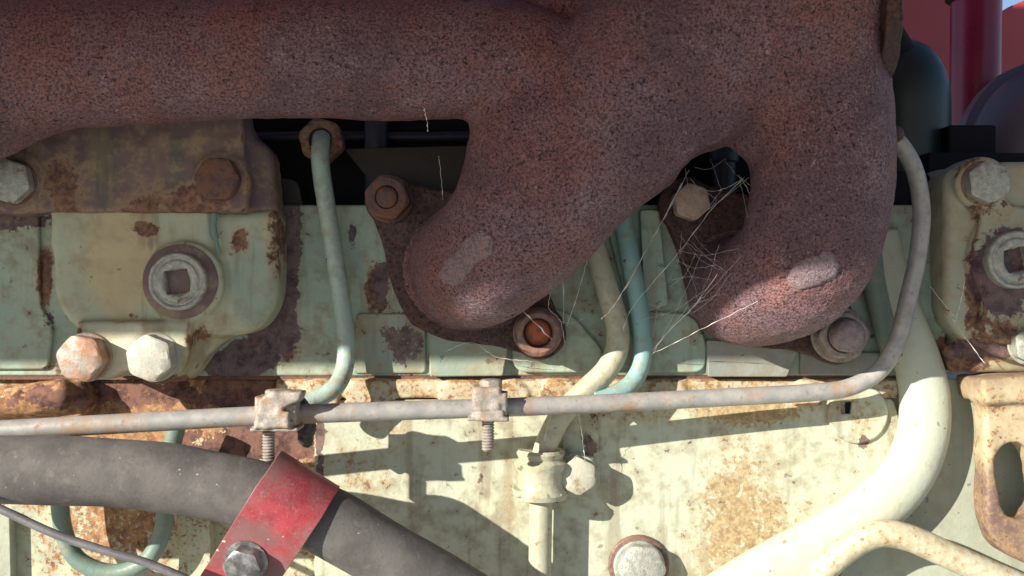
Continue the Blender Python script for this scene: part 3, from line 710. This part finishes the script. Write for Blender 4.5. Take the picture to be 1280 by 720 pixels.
# dark teal loop behind the hose
T3 = root("looped_pipe", "dark teal pipe looping in a U below the rubber hose", "pipe", W(140, 715, 20))
mk("pipe_run", tube(pxpath([(70, 560, 30), (74, 620, 30), (80, 665, 30), (98, 700, 30), (140, 716, 30), (182, 702, 30), (203, 664, 30), (208, 620, 30), (213, 570, 32), (222, 530, 36)], 10), R(11, 30), 16), M['darkteal'], T3, smooth=180)
# big cast tube at right
BT = root("cast_tube", "thick pale painted tube sweeping from right of the pipe bend down left", "tube", W(1000, 690, 0))
bt = catmull([tuple(W(*q[:3])) + (q[3],) for q in [(1100, 290, -4, 22), (1112, 350, 2, 25), (1128, 400, 6, 27), (1146, 450, 10, 29), (1156, 500, 14, 31), (1152, 550, 16, 32), (1130, 598, 18, 33), (1085, 642, 20, 34), (1020, 682, 20, 34), (940, 726, 20, 34), (840, 790, 20, 34)]], 10)
mk("tube_body", tube([q[:3] for q in bt], [q[3] for q in bt], 28, squash=.75), M['bigtube'], BT, smooth=180)
# branch tube lower right
B2 = root("rust_stained_pipe", "cream pipe with rust stains bending over in the lower right corner", "pipe", W(1110, 665, 50))
mk("pipe_run", tube(pxpath([(960, 790, 44), (1020, 722, 48), (1060, 685, 52), (1096, 668, 56), (1135, 672, 58), (1190, 696, 60), (1250, 722, 60), (1340, 760, 60)], 10), R(17, 55), 20), M['rustpipe'], B2, smooth=180)
mk("green_rib", tube(pxpath([(1086, 300, 8), (1092, 350, 12), (1104, 400, 14), (1118, 446, 14)], 8), R(15, 10), 16, squash=.8), M['darkteal'], BT, smooth=180, label="dark green painted rib")

# ================================================================ pipe clamps
def thread(c, axis, r, L, pitch=3.4):
    prof = []; n = int(L / pitch)
    for i in range(n): prof += [(r * .82, i * pitch), (r, i * pitch + pitch * .3), (r, i * pitch + pitch * .6)]
    prof += [(r * .8, n * pitch), (r * .6, n * pitch + 1.2)]
    return lathe(c, axis, prof, 18)
def pipe_clamp(label, px, py, d, big):
    k = (D - d) / D; r = root("pipe_clamp", label, "clamp", W(px, py, d), group="clamps on the level grey pipe")
    c = W(px, py, d)
    def box(x0, x1, y0, y1, d0, d1, rr=3):
        return lambda P: sd_ext(P, [(px + x0, py + y0), (px + x1, py + y0), (px + x1, py + y1), (px + x0, py + y1)], d + d0, d + d1, rr)
    w = 26 if big else 22
    up = box(-w + 2, w - 6, -24, 8, -16, 22, 4); side = box(w - 10, w + 2, -16, 12, -14, 20, 3)
    lowp = box(-w, w - 2, 5, 17, -16, 24, 3); lip = box(-w - 4, w + 4, 14, 19, -14, 26, 2)
    mk("upper_half", nets(lambda P: smin(up(P), side(P), 3) + vnoise(P, 9) * 1.1, (c.x - 50, c.y - 40, c.z - 40), (c.x + 50, c.y + 40, c.z + 50), 2), M['clamp'], r, smooth=180)
    lo = mk("lower_half", nets(lambda P: smin(lowp(P), lip(P), 2.5) + vnoise(P, 9) * .9, (c.x - 50, c.y - 50, c.z - 50), (c.x + 50, c.y + 50, c.z + 20), 2), M['clamp'], r, smooth=180)
    bc = W(px + 4, py - 22, d + 4)
    b = mk("bolt", hexhead(bc, (0, 0, 1), 13 * k, 11, .3), M['clamp'], r, at=bc, smooth=30)
    tc = W(px - (6 if big else 0), py + 18, d + 6)
    mk("threaded_end", thread(tc, (0, 0, -1), 8 * k, 34), M['clamp'], r, at=tc, smooth=35)
    return r
pipe_clamp("weathered two piece pipe clamp directly above the red strap", 342, 521, 122, True)
pipe_clamp("weathered two piece pipe clamp between the teal pipe and the cream pipe", 610, 508, 97, False)
# upper bent tab of the first clamp
CL = bpy.data.objects["pipe_clamp"]
def tab_fn(P): return smin(sd_ext(P, roundpoly([(322, 500, 3), (340, 488, 3), (378, 490, 3), (374, 502, 4), (352, 512, 4), (346, 524, 4), (322, 524, 4)]), 122, 150, 3), sd_ext(P, [(318, 515), (362, 515), (362, 536), (316, 538)], 120, 152, 4), 4) + vnoise(P, 8) * 1.2
c = W(345, 512, 136); mk("bent_tab", nets(tab_fn, (c.x - 45, -160, c.z - 40), (c.x + 45, -110, c.z + 40), 2), M['clamp'], CL, smooth=180)

M['grease'] = plain("caked_grease", (.02, .018, .018), (.05, .045, .045), 8, .6, .5)
def grease_fn(P): return np.minimum(sd_seg(P, W(372, 502, 104), W(382, 530, 96), 9, 12), sd_seg(P, W(382, 530, 96), W(384, 552, 80), 12, 9)) + vnoise(P, 11) * 4 + vnoise(P, 5) * 2.5
c = W(376, 525, 98); mk("grease_lump", nets(grease_fn, (c.x - 34, -130, c.z - 50), (c.x + 34, -60, c.z + 45), 2), M['grease'], CL, smooth=180, label="dark grease caked beside the clamp")

# clip that holds the cream pipe
PC = root("pipe_clip", "cream painted clip with hex bolt around the cream pipe", "clip", W(680, 600, 20))
c = W(676, 620, 32)
k = (D - 32) / D
mk("clip_band", lathe(c, (0.0, 0, 1), [(16, 0), (32, -2), (34, 4), (29, 11), (27, 18), (29, 24), (28, 30), (32, 36), (33, 42), (27, 46), (30, 53), (27, 57), (17, 54)], 28), M['cream'], PC, smooth=50)
def ear_fn(P): return smin(sd_ext(P, roundpoly([(690, 572, 4), (742, 570, 6), (747, 600, 8), (738, 612, 6), (690, 612, 4)]), 6, 18, 3), sd_ext(P, [(640, 612), (704, 618), (702, 628), (644, 622)], 24, 56, 3), 4) + vnoise(P, 9) * .8
c = W(695, 600, 20); mk("clip_ear", nets(ear_fn, (c.x - 65, -66, c.z - 45), (c.x + 60, 5, c.z + 45), 2.2), M['cream'], PC, smooth=180)
bolt(PC, 721, 591, 18, 21, 22, 'clipbolt', .05, (25, 3), 'clipbolt', dome=2)
# big bolt at the bottom
BB = root("drain_bolt", "large worn hex bolt with rusty washer at the bottom edge", "bolt", W(798, 704, 0))
c = W(798, 706, 0)
mk("washer", lathe(c, AX, [(38, 0), (38, 4), (36, 6), (30, 6.5)]), M['rustnut'], BB, smooth=40)
c2 = W(800, 706, 6); mk("bolt_head", hexhead(c2, AX, 27, 22, .45, dome=2), M['steel'], BB, smooth=30)
mk("bolt_collar", lathe(c, AX, [(32, 6), (32, 9), (30, 11), (24, 11)]), M['steel'], BB, smooth=40)

# ================================================================ slotted lug right
SL = root("lifting_lug", "rusty flat lug with a long slot at the lower right edge", "lug", W(1255, 690, 20))
def sl_fn(P):
    a = sd_ext(P, roundpoly([(1228, 476, 14), (1300, 470, 6), (1420, 476, 6), (1420, 760, 6), (1300, 712, 14), (1250, 690, 24), (1234, 660, 20), (1232, 540, 10)]), 20, 56, 6)
    h = sd_chain(np.stack([P[:, 0], P[:, 1] * 0, P[:, 2]], 1), [(W(1268, 578, 56).x, 0, W(1268, 578, 56).z), (W(1274, 626, 56).x, 0, W(1274, 626, 56).z)], [23, 23])
    r = smax(a, -h, 5)
    r = smin(r, sd_ext(P, roundpoly([(1226, 474, 8), (1420, 462, 4), (1420, 500, 4), (1232, 506, 8)]), -10, 66, 6), 8)
    return r + vnoise(P, 22) * 1.6 + vnoise(P, 8) * .5
M['lug'] = paint("lug_rust", (.155, .095, .078), (.22, .14, .10), .12, rust=((.16, .08, .05), (.42, .24, .11)), grime=.35, rough=.6, edge=.1, fw=.9, tint=[(1260, 530, 50, 110, (.50, .42, .27), .9, 1, .8)], origin=tuple(W(1255, 690, 20)))
mk("lug_plate", nets(sl_fn, (535, -74, -360), (690, 14, -95), 2.8), M['lug'], SL, smooth=180)

# ================================================================ hose and strap
HS = [(-140, 588, 165), (-20, 587, 165), (80, 588, 165), (180, 594, 163), (260, 606, 160), (330, 622, 156), (400, 647, 150), (470, 687, 144), (560, 740, 138), (680, 812, 130)]
HO = root("rubber_hose", "thick weathered black rubber hose crossing the lower left corner", "hose", W(200, 640, 150))
hp = pxpath(HS, 12)
mk("hose_run", tube(hp, [R(42.5, 155) + .6 * math.sin(i * .35) for i in range(len(hp))], 40), M['hose'], HO, smooth=180)
ST = root("strap_bracket", "worn red metal strap bolted around the rubber hose", "strap", W(300, 700, 160))
hi_ = min(range(len(hp)), key=lambda k: abs(hp[k][0] - W(362, 634, 153).x)); hc = np.array(hp[hi_]); ht = np.array(W(430, 674.5, 149)) - np.array(W(300, 594, 158)); ht /= np.linalg.norm(ht)
e2 = np.array((0, -1.0, 0)); e2 -= ht * (e2 @ ht); e2 /= np.linalg.norm(e2); e1 = np.cross(ht, e2)
if e1[2] < 0: e1 = -e1
r0 = R(42.5, 155) + 5.0
prof = []
for a in np.linspace(150, -46, 28): prof.append((r0 * math.sin(math.radians(a)), r0 * math.cos(math.radians(a))))
pe = prof[-1]
prof += [(pe[0] - 7, pe[1] - 6), (pe[0] - 16, pe[1] - 10), (pe[0] - 38, pe[1] - 15), (pe[0] - 62, pe[1] - 20), (pe[0] - 92, pe[1] - 26)]
def strap():
    v = []; f = []; hw = 38; th = 4.0; n = len(prof); A = np.array(prof)
    T = np.gradient(A, axis=0); T /= np.linalg.norm(T, axis=1)[:, None]; Nn = np.stack([T[:, 1], -T[:, 0]], 1)
    if (A[5] @ Nn[5]) < 0: Nn = -Nn
    ws = np.linspace(-1, 1, 7)
    for side in (0, 1):
        for i in range(n):
            for w in ws:
                skew = 0.0
                p = A[i] + Nn[i] * (th if side else 0); q = hc + e1 * p[0] + e2 * p[1] + ht * (w * hw + skew + .3 * math.sin(i * .7 + w * 2))
                v.append(q)
    m = len(ws); o = n * m
    for i in range(n - 1):
        for j in range(m - 1):
            a = i * m + j; f.append((a, a + 1, a + m + 1, a + m)); b = a + o; f.append((b, b + m, b + m + 1, b + 1))
    for i in range(n - 1):
        a = i * m; f.append((a, a + m, a + m + o, a + o)); a = i * m + m - 1; f.append((a, a + o, a + m + o, a + m))
    for j in range(m - 1):
        a = j; f.append((a, a + o, a + 1 + o, a + 1)); a = (n - 1) * m + j; f.append((a, a + 1, a + 1 + o, a + o))
    ge = Geo(); ge.add(v, f); return ge, A, Nn, th
ge, A, Nn, th = strap()
bmt = bmesh.new()
o = mk("strap_band", ge, M['strap'], ST, smooth=50, bevel=.8)
bm = bmesh.new(); bm.from_mesh(o.data); bmesh.ops.recalc_face_normals(bm, faces=bm.faces); bm.to_mesh(o.data); bm.free()
i = len(A) - 3; nb = Nn[i]; bc = hc + e1 * (A[i][0] + nb[0] * th) + e2 * (A[i][1] + nb[1] * th) - ht * 4
bax = e1 * nb[0] + e2 * nb[1]
bb = mk("bolt", hexhead(bc, bax, 19, 17, .3, z0=3), M['darksteel'], ST, at=bc, smooth=30)
mk("washer", lathe(bc, bax, [(23, 0), (24, 1), (24, 2.5), (22, 3)]), M['darksteel'], bb, at=bc, smooth=30)

# cable crossing the corner
CB = root("control_cable", "thin grey cable slanting across the lower left corner", "cable", W(100, 680, 210))
mk("cable_run", tube(pxpath([(-80, 598, 212), (0, 636, 212), (70, 668, 212), (130, 688, 211), (190, 706, 210), (250, 734, 206), (330, 790, 200)], 10), R(5.4, 210), 14), M['wire'], CB, smooth=180)

# ================================================================ background, top right
RB = root("rear_panel", "bright red sheet metal panel far behind at the upper right", "panel", W(1200, 200, -700))
mk("panel_sheet", slab(roundpoly([(1020, -160, 10), (1238, -160, 10), (1238, 210, 4), (1020, 210, 4)]), -700, -712), M['redpanel'], RB, bevel=2)
mk("panel_sheet", slab(roundpoly([(1262, 8, 4), (1420, -60, 10), (1420, 210, 4), (1236, 210, 4), (1236, 24, 4)]), -760, -772), M['redpanel'], RB, bevel=2)
PO = root("red_post", "dark crimson upright post in the upper right corner", "post", W(1218, 180, -420))
mk("post_tube", tube([W(1218, 210, -420), W(1219, 100, -420), W(1220, 6, -420), W(1220, -120, -420)], R(30, -420), 28), M['post'], PO, smooth=40)
mk("post_collar", lathe(W(1212, 2, -420), (0, 0, 1), [(34, 0), (38, 3), (38, 60), (30, 64)]), M['black'], PO, smooth=40)
CA = root("canister", "dark green rounded canister behind the right end of the manifold", "canister", W(1140, 210, -150))
mk("canister_shell", lathe(W(1128, 230, -170), (0, 0, 1), [(R(56, -170), -40), (R(57, -170), 110), (R(55.5, -170), 134), (R(51, -170), 156), (R(43, -170), 175), (R(32, -170), 190), (R(17, -170), 201), (1, 205)], 40), M['canister'], CA, smooth=60)
HB = root("breather_hose", "black hose slanting down behind the manifold end", "hose", W(1110, 30, -120))
mk("hose_run", tube(pxpath([(1060, -60, -110), (1085, -10, -115), (1112, 40, -130), (1140, 90, -160), (1150, 140, -190)], 8), R(17, -120), 18), M['black'], HB, smooth=180)
DO = root("round_housing", "grey purple rounded housing with a rim at the right edge", "housing", W(1300, 200, -230))
mk("housing_shell", lathe(W(1312, 196, -300), AX, [(R(120, -300), 0), (R(120, -300), 24), (R(112, -300), 32), (R(112, -300), 50), (R(96, -300), 84), (R(60, -300), 104), (R(20, -300), 112), (1, 113)], 56), M['dome'], DO, smooth=40)
BX = root("black_block", "small black block beside the round housing", "block", W(1215, 195, -90))
mk("block_body", slab(roundpoly([(1186, 156, 4), (1246, 156, 4), (1246, 196, 4), (1186, 196, 4)]), -90, -150), M['black'], BX, bevel=3)
mk("block_base", slab(roundpoly([(1160, 190, 4), (1400, 192, 4), (1400, 212, 4), (1160, 260, 4)]), -60, -200), M['black'], BX, bevel=3)

# ================================================================ cobwebs
def web(name, label, strands, at):
    r = root(name, label, "cobweb", at)
    for (pts, rad, bead) in strands:
        path = catmull([tuple(W(*p)) for p in pts], 8)
        path = [np.array(p) + rng.normal(0, .35, 3) for p in path]
        rad *= .38; rs = [max(.14, rad * (1 + rng.normal(0, .35))) for _ in path]
        for k in range(len(rs)):
            if rng.random() < bead: rs[k] = rad * rng.uniform(1.8, 3.2)
        mk("strand", tube(path, rs, 6), M['web'], r, smooth=180)
def tangle(n, anchors):
    out = []
    for _ in range(n):
        a, b = (np.array(anchors[k], float) + rng.normal(0, 5, 3) for k in rng.choice(len(anchors), 2, replace=False))
        if np.linalg.norm(a[:2] - b[:2]) > 95:
            t = rng.uniform(.3, .6); b = a + (b - a) * t
        m = (a + b) / 2 + np.array((rng.normal(0, 3), rng.uniform(1, 9), rng.normal(0, 3)))
        out.append(([tuple(a), tuple(m), tuple(b)], rng.uniform(.24, .4), .04))
    return out
web("cobweb", "dusty cobweb strung across the arch of the manifold", [
    ([(862, 212, 60), (835, 262, 70), (805, 318, 85), (770, 378, 95), (752, 398, 60)], 1.2, .25),
    ([(930, 222, 110), (890, 262, 90), (845, 320, 70), (790, 385, 55), (778, 418, 45)], .7, .05),
    ([(945, 268, 130), (905, 330, 125), (868, 382, 110), (838, 412, 70), (812, 442, 30)], 1.0, .12),
    ([(868, 380, 110), (920, 360, 140), (965, 350, 170)], .5, .0),
    ([(812, 444, 30), (860, 420, 80), (920, 390, 150), (948, 376, 170)], .55, .05),
    ([(926, 222, 105), (938, 245, 120), (940, 270, 125), (930, 310, 120)], .6, .05),
    ([(862, 222, 60), (876, 236, 70), (900, 238, 90), (926, 225, 105)], .6, .05),
    ([(878, 238, 70), (895, 250, 80), (884, 262, 80), (900, 240, 85)], .45, 0),
    ([(888, 198, 60), (896, 222, 70), (902, 240, 80)], .45, 0),
    ([(845, 325, 70), (870, 335, 90), (900, 330, 120)], .4, 0), ([(850, 318, 70), (860, 305, 80), (880, 320, 100), (905, 328, 125)], .4, 0),
    ([(838, 350, 70), (862, 346, 95), (888, 350, 115)], .35, 0), ([(872, 378, 110), (866, 350, 95), (850, 320, 75)], .35, 0),
    ([(808, 380, 30), (822, 384, 30), (830, 396, 36), (838, 408, 60)], .5, .1), ([(822, 384, 30), (816, 420, 28), (808, 438, 28)], .35, 0),
] + tangle(18, [(862, 212, 70), (905, 196, 80), (930, 222, 118), (940, 265, 150), (928, 310, 160), (905, 335, 150), (880, 360, 130), (868, 382, 110), (845, 322, 60), (838, 352, 40), (852, 290, 50), (880, 262, 60), (810, 440, 30), (960, 350, 190), (800, 400, 40)]), W(860, 330, 60))
web("cobweb", "dusty cobweb strands hanging over the orange rusted nut", [
    ([(618, 348, 175), (640, 374, 140), (660, 395, 90), (690, 424, 62)], .9, .2),
    ([(682, 335, 120), (688, 360, 90), (686, 385, 60), (700, 400, 50), (706, 428, 30)], .55, .1),
    ([(700, 330, 110), (704, 360, 70), (704, 405, 30)], .55, .05),
    ([(740, 300, 90), (730, 340, 60), (718, 380, 40), (708, 408, 30)], .75, .12),
    ([(700, 402, 40), (714, 404, 30), (730, 398, 24)], .45, .1), ([(556, 440, 20), (590, 428, 32), (620, 446, 30), (668, 452, 30)], .45, .15),
], W(680, 390, 60))
web("cobweb", "single cobweb strands hanging below the level grey pipe", [
    ([(689, 518, 84), (684, 535, 70), (680, 552, 60)], .6, .1), ([(722, 514, 80), (727, 540, 50), (731, 572, 40), (738, 605, 38)], .6, .1),
    ([(655, 528, 60), (668, 540, 45)], .45, .1),
], W(700, 540, 60))
web("cobweb", "wispy cobweb scrap dangling from the manifold over the dark recess", [
    ([(530, 135, 215), (533, 148, 205), (535, 165, 190)], .7, .3), ([(548, 195, 150), (551, 218, 140), (554, 250, 120)], .45, .1),
], W(535, 160, 190))
web("cobweb", "fine cobweb strands in front of the tan casting at right", [
    ([(1163, 358, 70), (1180, 380, 60), (1194, 396, 56)], .5, .1), ([(1206, 352, 60), (1200, 380, 58), (1194, 402, 56)], .6, .2), ([(1190, 398, 56), (1208, 424, 60), (1232, 456, 64)], .5, .1),
], W(1195, 400, 58))
